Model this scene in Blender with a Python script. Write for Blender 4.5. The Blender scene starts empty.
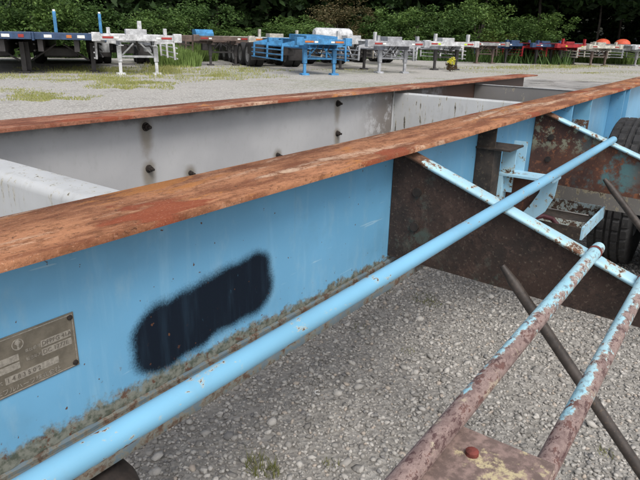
import bpy, bmesh, math, random
import numpy as np
from mathutils import Vector, Matrix
random.seed(7); rng = np.random.default_rng(7)
S = bpy.context.scene; COL = S.collection
R = math.radians
H = 1.30                                   # camera height above the gravel (m)

# ------------------------------------------------------------------ camera, sky, sun, exposure
RIGHT = Vector((.590, -.807, .023)); UP = Vector((.253, .212, .944)); FWD = Vector((.767, .551, -.329))
FWD.normalize(); UP = (UP - FWD * UP.dot(FWD)).normalized(); RIGHT = FWD.cross(UP)
FPX = 581.3
cam = bpy.data.cameras.new('camera'); co = bpy.data.objects.new('camera', cam); COL.objects.link(co)
cam.sensor_width = 36; cam.lens = FPX / 640 * 36; cam.clip_start = .02; cam.clip_end = 900
co.matrix_world = Matrix(((RIGHT.x, UP.x, -FWD.x, 0), (RIGHT.y, UP.y, -FWD.y, 0), (RIGHT.z, UP.z, -FWD.z, H), (0, 0, 0, 1)))
S.camera = co
SUN_EL, SUN_AZ = R(52), R(236)             # azimuth of the sun, measured from +x towards +y
W = bpy.data.worlds.new('World'); S.world = W; W.use_nodes = True
nt = W.node_tree; bg = nt.nodes['Background']
sky = nt.nodes.new('ShaderNodeTexSky'); sky.sky_type = 'NISHITA'; sky.sun_disc = False
sky.sun_elevation = SUN_EL; sky.sun_rotation = R(90) - SUN_AZ; sky.air_density = 1.0; sky.dust_density = 4.0; sky.ozone_density = 1.0
hs = nt.nodes.new('ShaderNodeHueSaturation'); hs.inputs['Saturation'].default_value = .45    # thin cloud cover greys the blue
nt.links.new(sky.outputs[0], hs.inputs['Color']); nt.links.new(hs.outputs[0], bg.inputs[0]); bg.inputs[1].default_value = .13
sl = bpy.data.lights.new('sun', 'SUN'); sl.energy = 1.15; sl.angle = R(22); sl.color = (1, .965, .92)
so = bpy.data.objects.new('sun', sl); COL.objects.link(so)
sd = Vector((math.cos(SUN_EL) * math.cos(SUN_AZ), math.cos(SUN_EL) * math.sin(SUN_AZ), math.sin(SUN_EL)))
so.rotation_euler = sd.to_track_quat('Z', 'Y').to_euler(); so.location = sd * 30
S.view_settings.view_transform = 'Standard'; S.view_settings.look = 'None'; S.view_settings.gamma = 1
S.view_settings.exposure = 0.52
S.cycles.max_bounces = 6; S.cycles.transparent_max_bounces = 8

# ------------------------------------------------------------------ helpers
def gp(px, py, z=0.0):
    """ground point seen at pixel (px,py) of the 640x480 photograph: used only to read positions off once"""
    d = RIGHT * (px - 320) + UP * (240 - py) + FWD * FPX
    t = (z - H) / d.z
    return Vector((d.x * t, d.y * t, z))
def gd(px, dist):
    d = RIGHT * (px - 320) + UP * (240 - 40) + FWD * FPX
    v = Vector((d.x, d.y, 0)).normalized() * dist
    return v

def link(name, me, mat=None, parent=None, loc=None):
    o = bpy.data.objects.new(name, me); COL.objects.link(o)
    if mat is not None and me is not None:
        me.materials.clear(); me.materials.append(mat)
    if parent: o.parent = parent
    if loc is not None: o.location = loc
    return o
def olink(name, me, mat, parent, loc=(0, 0, 0)):
    """shared mesh, material held by the object"""
    if not me.materials: me.materials.append(None)
    o = bpy.data.objects.new(name, me); COL.objects.link(o); o.parent = parent; o.location = loc
    o.material_slots[0].link = 'OBJECT'; o.material_slots[0].material = mat
    return o
def tag(o, label=None, cat=None, group=None, kind=None):
    for k, v in (('label', label), ('category', cat), ('group', group), ('kind', kind)):
        if v: o[k] = v
    return o
def root(name, loc, rz, label, cat, group=None):
    o = bpy.data.objects.new(name, None); COL.objects.link(o); o.empty_display_size = .2
    o.location = loc; o.rotation_euler = (0, 0, rz)
    return tag(o, label, cat, group)

class B:
    """bmesh collector"""
    def __init__(s): s.bm = bmesh.new()
    def box(s, x0, x1, y0, y1, z0, z1, bev=0, M=None):
        r = bmesh.ops.create_cube(s.bm, size=1)
        vs = r['verts']
        for v in vs:
            v.co = Vector(((x0 + x1) / 2 + v.co.x * (x1 - x0), (y0 + y1) / 2 + v.co.y * (y1 - y0), (z0 + z1) / 2 + v.co.z * (z1 - z0)))
        if bev:
            es = {e for v in vs for e in v.link_edges}
            out = bmesh.ops.bevel(s.bm, geom=list(es), offset=bev, segments=2, affect='EDGES', profile=.5)
            vs = list({v for f in out['faces'] for v in f.verts} | {v for v in vs if v.is_valid})
        if M is not None:
            for v in vs: v.co = M @ v.co
        return s
    def tube(s, pts, r, n=16, caps=True):
        pts = [Vector(p) for p in pts]; rings = []
        rr = r if isinstance(r, (list, tuple)) else [r] * len(pts)
        up = None
        for i, p in enumerate(pts):
            t = (pts[min(i + 1, len(pts) - 1)] - pts[max(i - 1, 0)]).normalized()
            if up is None: up = Vector((0, 0, 1)) if abs(t.z) < .9 else Vector((1, 0, 0))
            a = (up - t * up.dot(t)).normalized(); b = t.cross(a); up = a
            rings.append([s.bm.verts.new(p + (a * math.cos(2 * math.pi * k / n) + b * math.sin(2 * math.pi * k / n)) * rr[i]) for k in range(n)])
        for A, C in zip(rings, rings[1:]):
            for k in range(n): s.bm.faces.new((A[k], A[(k + 1) % n], C[(k + 1) % n], C[k]))
        if caps: s.bm.faces.new(rings[0][::-1]); s.bm.faces.new(rings[-1])
        return s
    def prism(s, poly, axis, a, b):
        """poly: list of 2D points, extruded along axis from a to b"""
        def mk(p, t):
            return {'x': (t, p[0], p[1]), 'y': (p[0], t, p[1]), 'z': (p[0], p[1], t)}[axis]
        A = [s.bm.verts.new(mk(p, a)) for p in poly]; C = [s.bm.verts.new(mk(p, b)) for p in poly]
        n = len(poly)
        for k in range(n): s.bm.faces.new((A[k], A[(k + 1) % n], C[(k + 1) % n], C[k]))
        s.bm.faces.new(A[::-1]); s.bm.faces.new(C)
        return s
    def lathe(s, prof, c, axis='y', n=32, a0=0, a1=2 * math.pi):
        """prof: (offset along axis, radius)"""
        rings = []
        for k in range(n):
            t = a0 + (a1 - a0) * k / n
            rr = []
            for (o_, r_) in prof:
                u, v = r_ * math.cos(t), r_ * math.sin(t)
                p = {'y': (u, o_, v), 'x': (o_, u, v), 'z': (u, v, o_)}[axis]
                rr.append(s.bm.verts.new(Vector(p) + Vector(c)))
            rings.append(rr)
        for k in range(n):
            A, C = rings[k], rings[(k + 1) % n]
            for j in range(len(prof) - 1):
                s.bm.faces.new((A[j], A[j + 1], C[j + 1], C[j]))
        return s
    def mesh(s, name='mesh', smooth=False, angle=35):
        bmesh.ops.recalc_face_normals(s.bm, faces=s.bm.faces)
        me = bpy.data.meshes.new(name); s.bm.to_mesh(me); s.bm.free()
        if smooth:
            me.polygons.foreach_set('use_smooth', [True] * len(me.polygons))
            me.set_sharp_from_angle(angle=R(angle))
        return me

# ------------------------------------------------------------------ materials
class Mat:
    def __init__(s, name, rough=.6, metal=0.0, spec=.5):
        s.m = bpy.data.materials.new(name); s.m.use_nodes = True; s.t = s.m.node_tree
        s.p = s.t.nodes['Principled BSDF']; s.p.inputs['Roughness'].default_value = rough
        s.p.inputs['Metallic'].default_value = metal; s.p.inputs['Specular IOR Level'].default_value = spec
        s.co = s.t.nodes.new('ShaderNodeTexCoord').outputs['Object']
    def n(s, typ, **kw):
        nd = s.t.nodes.new(typ)
        for k, v in kw.items(): setattr(nd, k, v)
        return nd
    def l(s, a, b): s.t.links.new(a, b)
    def setv(s, inp, v):
        if hasattr(v, 'is_output') or isinstance(v, bpy.types.NodeSocket): s.l(v, inp)
        else:
            if isinstance(v, (tuple, list)) and len(v) == 3 and inp.type == 'RGBA': v = (*v, 1)
            inp.default_value = v
    def noise(s, scale, detail=4, rough=.6, stretch=(1, 1, 1), off=(0, 0, 0), dist=0.0, co=None):
        mp = s.n('ShaderNodeMapping'); s.l(co or s.co, mp.inputs[0]); mp.inputs['Scale'].default_value = stretch; mp.inputs['Location'].default_value = off
        t = s.n('ShaderNodeTexNoise'); s.l(mp.outputs[0], t.inputs['Vector'])
        t.inputs['Scale'].default_value = scale; t.inputs['Detail'].default_value = detail; t.inputs['Roughness'].default_value = rough; t.inputs['Distortion'].default_value = dist
        return t.outputs['Fac']
    def voro(s, scale, out='Color', feature='F1', stretch=(1, 1, 1)):
        mp = s.n('ShaderNodeMapping'); s.l(s.co, mp.inputs[0]); mp.inputs['Scale'].default_value = stretch
        t = s.n('ShaderNodeTexVoronoi', feature=feature); s.l(mp.outputs[0], t.inputs['Vector']); t.inputs['Scale'].default_value = scale
        return t.outputs[out]
    def ramp(s, v, a, b, lo=0.0, hi=1.0, smooth=True):
        m = s.n('ShaderNodeMapRange', interpolation_type='SMOOTHSTEP' if smooth else 'LINEAR')
        s.setv(m.inputs[0], v); s.setv(m.inputs[1], a); s.setv(m.inputs[2], b); m.inputs[3].default_value = lo; m.inputs[4].default_value = hi
        return m.outputs[0]
    def math(s, op, a, b=0.0, c=None):
        m = s.n('ShaderNodeMath', operation=op); s.setv(m.inputs[0], a); s.setv(m.inputs[1], b)
        if c is not None: s.setv(m.inputs[2], c)
        return m.outputs[0]
    def mix(s, f, a, b):
        m = s.n('ShaderNodeMix', data_type='RGBA'); s.setv(m.inputs[0], f); s.setv(m.inputs[6], a); s.setv(m.inputs[7], b)
        return m.outputs[2]
    def xyz(s):
        x = s.n('ShaderNodeSeparateXYZ'); s.l(s.co, x.inputs[0]); return x.outputs
    def island(s):
        return s.n('ShaderNodeNewGeometry').outputs['Random Per Island']
    def bump(s, h, strength=.3, dist=.002):
        b = s.n('ShaderNodeBump'); s.l(h, b.inputs['Height']); b.inputs['Strength'].default_value = strength; b.inputs['Distance'].default_value = dist
        s.l(b.outputs[0], s.p.inputs['Normal']); return s
    def col(s, c, rough=None):
        s.setv(s.p.inputs['Base Color'], c)
        if rough is not None: s.setv(s.p.inputs['Roughness'], rough)
        return s

def rust_col(m, sc=1.0):
    n1 = m.noise(9 * sc, 6, .7); n2 = m.noise(60 * sc, 5, .7, off=(3, 1, 2))
    c = m.mix(m.ramp(n1, .35, .65), (.075, .032, .020), (.24, .095, .045))
    return m.mix(m.ramp(n2, .45, .75), c, (.36, .17, .08))

def top_rust(name, tint, seed):
    m = Mat(name, .88, 0, .15)
    st = (.4, 1.8, 1)
    n1 = m.noise(7, 8, .74, st, (seed, 0, 0), .15)
    n3 = m.noise(190, 5, .8)
    n4 = m.noise(48, 6, .8, (.8, 1.3, 1), (seed, 7, 1))
    lite = tuple(x * f for x, f in zip(tint, (1.15, 1.25, 1.32)))
    c = m.mix(m.ramp(n1, .40, .60), tuple(x * f for x, f in zip(tint, (.50, .44, .46))), lite)
    c = m.mix(m.ramp(n4, .48, .62, 0, .75), c, tuple(x * .45 for x in tint))
    c = m.mix(m.ramp(m.noise(85, 5, .8, (.8, 1.2, 1), (seed, 3, 3)), .58, .64, 0, .8), c, (.075, .035, .022))
    # worn pale streaks along the beam
    pale = m.math('MULTIPLY', m.ramp(m.noise(3.0, 6, .75, (.45, 3.6, 1), (seed + 9, 2, 1), .5), .53, .64), m.ramp(n4, .62, .44))
    c = m.mix(m.math('MULTIPLY', pale, .85), c, (.58, .43, .31))
    org = m.ramp(m.noise(4.2, 6, .75, (.6, 2.0, 1), (seed + 31, 6, 1), .8), .57, .64, 0, .8)
    c = m.mix(org, c, (.47, .20, .065))
    # fresh dark red scabs
    sc = m.ramp(m.math('ADD', m.noise(3.4, 3, .6, (.8, 1.8, 1), (seed + 21, 2, 1), .3), m.math('MULTIPLY', n4, .10)), .63, .665, 0, .85)
    c = m.mix(sc, c, m.mix(n3, (.17, .045, .025), (.33, .085, .04)))
    c = m.mix(m.ramp(n3, .54, .70, 0, .55), c, (.11, .055, .04))
    c = m.mix(m.ramp(m.noise(300, 3, .7, off=(1, 2, 3)), .60, .72, 0, .5), c, (.66, .46, .34))
    h = m.math('ADD', m.math('MULTIPLY', n3, .6), m.math('ADD', n4, m.math('MULTIPLY', sc, .5)))
    m.col(c, m.ramp(n1, .3, .7, .75, .92)).bump(h, .8, .004)
    return m.m

def blue_noise(m, base=(.150, .395, .62)):
    n = m.noise(2.2, 4, .6); g = m.noise(26, 5, .7, (1, 1, .35))
    c = m.mix(m.ramp(n, .35, .65), tuple(x * .9 for x in base), tuple(min(1, x * 1.08) for x in base))
    return m.mix(m.ramp(g, .5, .78, 0, .28), c, (.34, .50, .58))

def web_blue():
    m = Mat('blue_web_paint', .42)
    X, Y, Z = m.xyz()
    c = blue_noise(m)
    # pale chalking, water runs
    c = m.mix(m.ramp(m.noise(7, 5, .65, (3.0, 1, .28), (4, 0, 0)), .52, .75, 0, .38), c, (.30, .53, .68))
    c = m.mix(m.ramp(m.noise(16, 4, .6, (2.5, 1, .12), (11, 0, 0)), .60, .8, 0, .35), c, (.10, .24, .36))
    scr = m.ramp(m.noise(11, 3, .55, (.35, 1, 5.5), (7, 1, 2), .6), .695, .71, 0, .45)
    c = m.mix(scr, c, (.42, .60, .70))
    c = m.mix(m.ramp(m.noise(5, 4, .7, off=(2, 8, 8)), .54, .72, 0, .4), c, (.12, .29, .44))
    # sprayed over lettering: a rounded bar with a soft rim
    ux = m.math('SUBTRACT', X, .725); uz = m.math('SUBTRACT', Z, .786)
    a = R(4.5)
    wob = m.math('MULTIPLY', m.math('SUBTRACT', m.noise(9, 2, .5), .5), .045)
    px = m.math('ADD', m.math('MULTIPLY', ux, math.cos(a)), m.math('MULTIPLY', uz, math.sin(a)))
    pz = m.math('SUBTRACT', m.math('MULTIPLY', uz, math.cos(a)), m.math('MULTIPLY', ux, math.sin(a)))
    dx = m.math('MAXIMUM', m.math('SUBTRACT', m.math('ABSOLUTE', px), .125), 0.0)
    dz = m.math('MAXIMUM', m.math('SUBTRACT', m.math('ABSOLUTE', pz), .012), 0.0)
    d = m.math('SQRT', m.math('ADD', m.math('MULTIPLY', dx, dx), m.math('MULTIPLY', dz, dz)))
    d = m.math('ADD', d, wob)
    speck = m.math('MULTIPLY', m.math('SUBTRACT', m.noise(300, 2, .5), .5), .014)
    blob = m.ramp(m.math('ADD', d, speck), .047, .074, 1, 0)
    blk = m.mix(m.ramp(m.noise(14, 4, .6, (3, 1, .3)), .45, .75), (.006, .011, .020), (.012, .024, .040))
    thin = m.ramp(m.noise(55, 5, .8, (1.6, 1, .6), (3, 9, 9)), .66, .74, 1, .55)
    c = m.mix(m.math('MULTIPLY', blob, thin), c, blk)
    # dirt, algae and rust climbing up from the lower weld
    n = m.noise(34, 6, .75); n2 = m.noise(9, 5, .7, off=(5, 5, 5))
    hgt = m.math('ADD', m.math('SUBTRACT', Z, .674), m.math('MULTIPLY', m.math('SUBTRACT', n, .5), -.075))
    hgt = m.math('ADD', hgt, m.math('MULTIPLY', m.math('SUBTRACT', n2, .5), -.045))
    gx = m.ramp(X, .3, 1.5, 1.15, .50)
    hh = m.math('DIVIDE', hgt, gx)
    grime = m.mix(m.ramp(m.noise(70, 4, .7), .4, .65), (.20, .21, .18), (.07, .085, .065))
    c = m.mix(m.ramp(hh, .040, .020), c, grime)
    c = m.mix(m.math('MULTIPLY', m.ramp(hh, .046, .014), m.ramp(m.noise(45, 5, .7, off=(2, 2, 2)), .57, .64)), c, (.11, .055, .035))
    sp = m.math('MULTIPLY', m.ramp(Z, .80, .68), m.ramp(m.noise(60, 3, .6, off=(8, 1, 2)), .66, .70))
    c = m.mix(sp, c, (.11, .05, .03))
    rust = m.ramp(m.noise(24, 5, .7, off=(7, 7, 7)), .70, .76)
    c = m.mix(rust, c, (.16, .07, .04))
    c = m.mix(m.ramp(m.noise(75, 2, .5, off=(17, 7, 7)), .735, .75), c, (.10, .05, .03))
    # grime against the flange
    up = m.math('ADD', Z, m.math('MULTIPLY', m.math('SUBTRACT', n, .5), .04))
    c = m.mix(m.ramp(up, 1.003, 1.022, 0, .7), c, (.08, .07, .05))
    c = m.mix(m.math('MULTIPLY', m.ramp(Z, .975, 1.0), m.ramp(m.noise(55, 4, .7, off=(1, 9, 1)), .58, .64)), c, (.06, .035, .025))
    m.l(m.ramp(blob, 0, 1, .5, .12), m.p.inputs['Specular IOR Level'])
    m.col(c, m.ramp(blob, 0, 1, .40, .72)).bump(m.math('ADD', m.noise(45, 4, .6), m.math('MULTIPLY', m.noise(3, 2, .5), 3)), .12, .004)
    return m.m

def paint_rust(name, base, thr=.60, wid=.05, rough=.4, rustc=None, scale=18, stretch=(1, 1, 1), dirt=.3, seed=0, grad=None, edgec=(.50, .45, .30)):
    """paint with flaking rust; grad = (axis, a, b, add) shifts the rust threshold along an axis"""
    m = Mat(name, rough)
    n = m.noise(2.5, 4, .6)
    c = m.mix(m.ramp(n, .3, .7), tuple(x * .86 for x in base), tuple(min(1, x * 1.08) for x in base))
    c = m.mix(m.ramp(m.noise(22, 5, .7, (1, 1, .4)), .5, .8, 0, dirt), c, (.20, .19, .16))
    k = m.noise(scale, 6, .72, stretch, (seed, seed, 0)); k2 = m.noise(scale * 5, 4, .7, stretch, (seed, 0, 3))
    v = m.math('ADD', m.math('MULTIPLY', k, .72), m.math('MULTIPLY', k2, .28))
    if grad:
        ax, a, b, add = grad
        v = m.math('ADD', v, m.ramp(m.xyz()[ax], a, b, 0, add))
    mask = m.ramp(v, thr, thr + wid)
    rc = rust_col(m) if rustc is None else m.mix(m.ramp(m.noise(60, 5, .7), .4, .65), tuple(x * .5 for x in rustc), rustc)
    edge = m.ramp(v, thr - .03, thr)
    c = m.mix(m.math('MULTIPLY', edge, .6), c, edgec)
    c = m.mix(mask, c, rc)
    m.col(c, m.ramp(mask, 0, 1, rough, .85)).bump(m.math('SUBTRACT', m.math('MULTIPLY', k2, mask), m.math('MULTIPLY', mask, .4)), .5, .0015)
    return m.m

def plate_dark():
    m = Mat('rusted_outrigger_plate', .75)
    X, Y, Z = m.xyz()
    a = m.noise(6, 6, .7); b = m.noise(38, 6, .75); d = m.noise(110, 4, .7)
    c = m.mix(m.ramp(a, .35, .65), (.022, .015, .012), (.046, .026, .019))
    c = m.mix(m.ramp(b, .50, .64, 0, .6), c, (.085, .052, .040))
    c = m.mix(m.ramp(d, .58, .66, 0, .5), c, (.16, .125, .095))
    c = m.mix(m.ramp(m.noise(75, 5, .8, off=(6, 2, 2)), .56, .60, 0, .8), c, (.018, .012, .010))
    c = m.mix(m.math('MULTIPLY', m.ramp(m.noise(5, 4, .6, off=(3, 3, 3)), .56, .70), m.ramp(b, .46, .58)), c, (.055, .075, .062))
    c = m.mix(m.math('MULTIPLY', m.ramp(m.noise(4, 3, .6, off=(1, 6, 3)), .62, .72), m.ramp(m.noise(25, 5, .7), .54, .6)), c, (.12, .21, .21))
    m.col(c, .78).bump(m.math('ADD', b, m.math('MULTIPLY', d, .5)), .6, .003)
    return m.m
def plate_patchy():
    m = Mat('flaking_outrigger_plate', .75)
    X, Y, Z = m.xyz()
    b = m.noise(16, 6, .72); d = m.noise(70, 5, .75)
    c = m.mix(m.ramp(m.noise(4, 4, .6), .35, .65), (.048, .022, .017), (.10, .042, .026))
    c = m.mix(m.ramp(d, .55, .65, 0, .6), c, (.24, .09, .04))
    lo = m.math('MULTIPLY', m.ramp(Y, .44, .56), m.ramp(m.math('ADD', Z, m.math('MULTIPLY', b, .08)), .86, .93))
    c = m.mix(m.math('MULTIPLY', lo, m.ramp(b, .50, .55, 0, .8)), c, (.26, .27, .19))
    c = m.mix(m.math('MULTIPLY', m.math('MULTIPLY', m.ramp(Y, .62, .46), m.ramp(Y, .28, .38)), m.ramp(m.noise(7, 5, .7, off=(2, 5, 1)), .44, .56)), c, (.075, .16, .17))
    c = m.mix(m.ramp(m.noise(24, 5, .7, off=(4, 4, 4)), .58, .64), c, (.20, .075, .035))
    m.col(c, .78).bump(m.math('ADD', b, m.math('MULTIPLY', d, .5)), .6, .003)
    return m.m

def white_inner():
    m = Mat('grey_white_inner_paint', .5)
    X, Y, Z = m.xyz()
    c = m.mix(m.ramp(m.noise(1.6, 4, .6), .35, .65), (.37, .37, .378), (.46, .46, .462))
    c = m.mix(m.ramp(m.noise(40, 5, .7, (1, 1, .5)), .5, .8, 0, .25), c, (.26, .25, .23))
    # staining and painted-in shade under the flange and weathered brown end beyond the second bolts
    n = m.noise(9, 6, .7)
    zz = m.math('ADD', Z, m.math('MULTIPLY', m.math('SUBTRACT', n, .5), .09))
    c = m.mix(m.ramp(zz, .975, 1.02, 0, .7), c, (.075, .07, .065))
    st = m.math('MULTIPLY', m.ramp(X, 2.85, 3.25), m.ramp(n, .40, .54))
    c = m.mix(m.math('MULTIPLY', st, .8), c, (.12, .095, .075))
    c = m.mix(m.ramp(m.math('ADD', X, m.math('MULTIPLY', n, .4)), 3.9, 4.4), c, (.105, .060, .045))
    # rust haloes and runs under the bolts
    for bx, bz in ((1.41, .97), (1.411, .808), (2.70, .971), (2.706, .806), (1.62, .757), (2.187, .755)):
        dx = m.math('SUBTRACT', X, bx); dz = m.math('SUBTRACT', Z, bz)
        dz2 = m.math('MULTIPLY', m.math('MINIMUM', dz, 0.0), .28)
        dz3 = m.math('ADD', m.math('MAXIMUM', dz, 0.0), dz2)
        r = m.math('SQRT', m.math('ADD', m.math('MULTIPLY', dx, dx), m.math('MULTIPLY', dz3, dz3)))
        r = m.math('ADD', r, m.math('MULTIPLY', m.math('SUBTRACT', m.noise(30, 4, .6), .5), .02))
        c = m.mix(m.ramp(r, .045, .012, 0, .72), c, (.16, .13, .085))
    m.col(c, .5).bump(m.noise(30, 4, .6), .12, .003)
    return m.m

def simple(name, base, rough=.5, var=.15, scale=6, metal=0.0, speck=None):
    m = Mat(name, rough, metal)
    c = m.mix(m.ramp(m.noise(scale, 5, .65), .35, .65), tuple(x * (1 - var) for x in base), tuple(min(1, x * (1 + var)) for x in base))
    if speck: c = m.mix(m.ramp(m.noise(scale * 4, 5, .7, off=(4, 2, 2)), .56, .66, 0, .85), c, speck)
    m.col(c); return m.m

def ladder_mat():
    m = Mat('blue_pipe_worn_to_brown', .5)
    X, Y, Z = m.xyz()
    big = m.noise(9, 5, .7, (.6, 1, 1), (3, 1, 1)); k = m.noise(42, 6, .78, (.7, 1, 1), (5, 5, 0)); f = m.noise(105, 5, .8, (.55, 1, 1))
    blue = m.mix(m.ramp(big, .35, .65), (.30, .56, .66), (.46, .68, .74))
    brown = m.mix(m.ramp(k, .38, .60), (.17, .115, .105), (.31, .23, .205))
    brown = m.mix(m.ramp(m.noise(26, 5, .7, off=(9, 3, 1)), .60, .68, 0, .7), brown, (.48, .42, .30))
    nrm = m.n('ShaderNodeSeparateXYZ'); m.l(m.n('ShaderNodeNewGeometry').outputs['Normal'], nrm.inputs[0])
    up = m.math('ADD', m.math('MULTIPLY', big, .5), m.math('MULTIPLY', k, .5))
    up = m.math('ADD', up, m.ramp(nrm.outputs[1], .55, -.7, -.055, .075))
    v = m.math('ADD', m.math('ADD', up, m.ramp(X, .92, .58, 0, .19)), m.ramp(X, 1.15, 1.42, 0, -.10))
    c = m.mix(m.ramp(v, .50, .53), blue, m.mix(.5, (.50, .46, .36), brown))
    c = m.mix(m.ramp(v, .525, .545), c, brown)
    dk = m.math('MULTIPLY', m.ramp(f, .535, .575), m.ramp(v, .42, .56, .35, 1.0))
    c = m.mix(m.math('MULTIPLY', dk, .85), c, (.065, .028, .028))
    c = m.mix(m.ramp(m.math('ADD', k, m.ramp(X, 1.40, .8, -.05, .055)), .60, .63), c, (.13, .065, .055))
    m.col(c, m.ramp(v, .48, .56, .40, .8)).bump(m.math('ADD', f, m.math('MULTIPLY', k, .8)), .45, .0015)
    return m.m

M = {}
M['top'] = top_rust('orange_rust_flange', (.385, .168, .085), 2)
M['top_far'] = top_rust('red_rust_flange', (.33, .135, .08), 7)
M['web'] = web_blue()
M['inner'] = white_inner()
M['low'] = paint_rust('grimy_lower_flange', (.105, .145, .17), .50, .10, .6, (.12, .07, .045), 22, dirt=.6, edgec=(.17, .15, .10))
M['pipe'] = paint_rust('blue_pipe_paint', (.185, .43, .61), .600, .012, .38, (.16, .085, .055), 30, (.5, 1, 1), .12, 3, grad=(2, .9135, .9045, .15))
M['ladder'] = ladder_mat()
M['oflange'] = paint_rust('blue_outrigger_flange', (.36, .59, .69), .55, .03, .4, (.19, .095, .055), 20, (1, 1, 1), .25, 8, grad=(1, .655, .715, .25))
M['plate'] = plate_dark(); M['plate2'] = plate_patchy()
M['tie'] = paint_rust('rusty_tie_plate', (.50, .38, .17), .415, .07, .6, (.27, .19, .165), 15, (1, 1, 1), .4, 2)
M['boltred'] = simple('red_rust_bolt', (.13, .028, .02), .8, .5, 60)
M['boltdark'] = simple('dark_rust_bolt', (.022, .016, .013), .8, .4, 60)
M['rod'] = simple('dark_stay_rod', (.045, .036, .031), .6, .35, 30, speck=(.10, .07, .05))
M['member'] = paint_rust('white_member_paint', (.50, .515, .52), .585, .02, .5, (.06, .055, .05), 17, (2.6, 2.6, .30), .45, 11)
M['member_dark'] = paint_rust('grey_member_paint', (.17, .165, .16), .63, .04, .5, (.08, .06, .05), 14, (1, 1, .5), .5, 14)
M['bracketdark'] = simple('black_rust_bracket', (.035, .026, .020), .75, .4, 20, speck=(.10, .075, .05))
M['bracket'] = paint_rust('blue_bracket_paint', (.36, .60, .74), .57, .02, .45, (.14, .075, .04), 20, (1, 1, 1), .25, 4)
M['tray'] = paint_rust('flaking_tray_paint', (.42, .50, .50), .49, .02, .5, (.11, .065, .045), 34, (1, 1, 1), .3, 9)
M['channel'] = paint_rust('grey_channel_paint', (.20, .19, .18), .55, .06, .6, (.07, .05, .04), 16, (1, 1, .6), .5, 6)
M['rubber'] = simple('tyre_rubber', (.024, .024, .025), .85, .25, 18, speck=(.07, .065, .06))
M['rim'] = simple('grey_wheel_rim', (.24, .24, .24), .5, .2, 8)
M['brass'] = simple('weathered_nameplate_metal', (.185, .165, .13), .5, .2, 40, .35)
M['brass_lite'] = simple('bright_stamped_metal', (.36, .335, .29), .45, .22, 240, .4)

# ------------------------------------------------------------------ ground
def ground_mat():
    m = Mat('gravel_ground', .9)
    geo = m.n('ShaderNodeNewGeometry').outputs['Position']; m.co = geo
    X, Y, Z = m.xyz()
    v1 = m.voro(55); sp = m.n('ShaderNodeSeparateColor'); m.l(v1, sp.inputs[0])
    c = m.mix(sp.outputs[0], (.21, .20, .18), (.50, .48, .44))
    big = m.noise(.35, 5, .6); mid = m.noise(1.8, 6, .7, off=(5, 2, 1))
    c = m.mix(m.ramp(big, .35, .65, 0, .35), c, (.42, .40, .36))
    c = m.mix(m.ramp(mid, .50, .66, 0, .6), c, (.20, .19, .165))
    c = m.mix(m.ramp(m.noise(9, 6, .9), .44, .58, 0, .85), c, m.mix(m.ramp(m.noise(17, 5, .9, off=(2, 2, 0)), .42, .58), (.15, .145, .135), (.66, .64, .60)))
    # crevice shade between the loose stones near the trailer, painted into the ground
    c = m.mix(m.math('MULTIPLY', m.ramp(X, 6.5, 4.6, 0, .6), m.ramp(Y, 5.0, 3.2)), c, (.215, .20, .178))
    # thin moss and seedlings in the gravel of the far yard
    gm = m.noise(.30, 5, .65, (1, 1, 1), (3, 8, 0)); gm2 = m.noise(6, 5, .75)
    far = m.ramp(X, 10.5, 15)
    gg = m.math('MULTIPLY', far, m.math('MULTIPLY', m.ramp(gm, .50, .60), m.ramp(gm2, .42, .60)))
    c = m.mix(m.math('MULTIPLY', gg, .6), c, (.16, .19, .07))
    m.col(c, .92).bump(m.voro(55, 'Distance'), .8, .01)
    return m.m
M['ground'] = ground_mat()
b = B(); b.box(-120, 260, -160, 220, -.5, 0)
tag(link('gravel_ground', b.mesh(), M['ground']), kind='structure')

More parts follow.
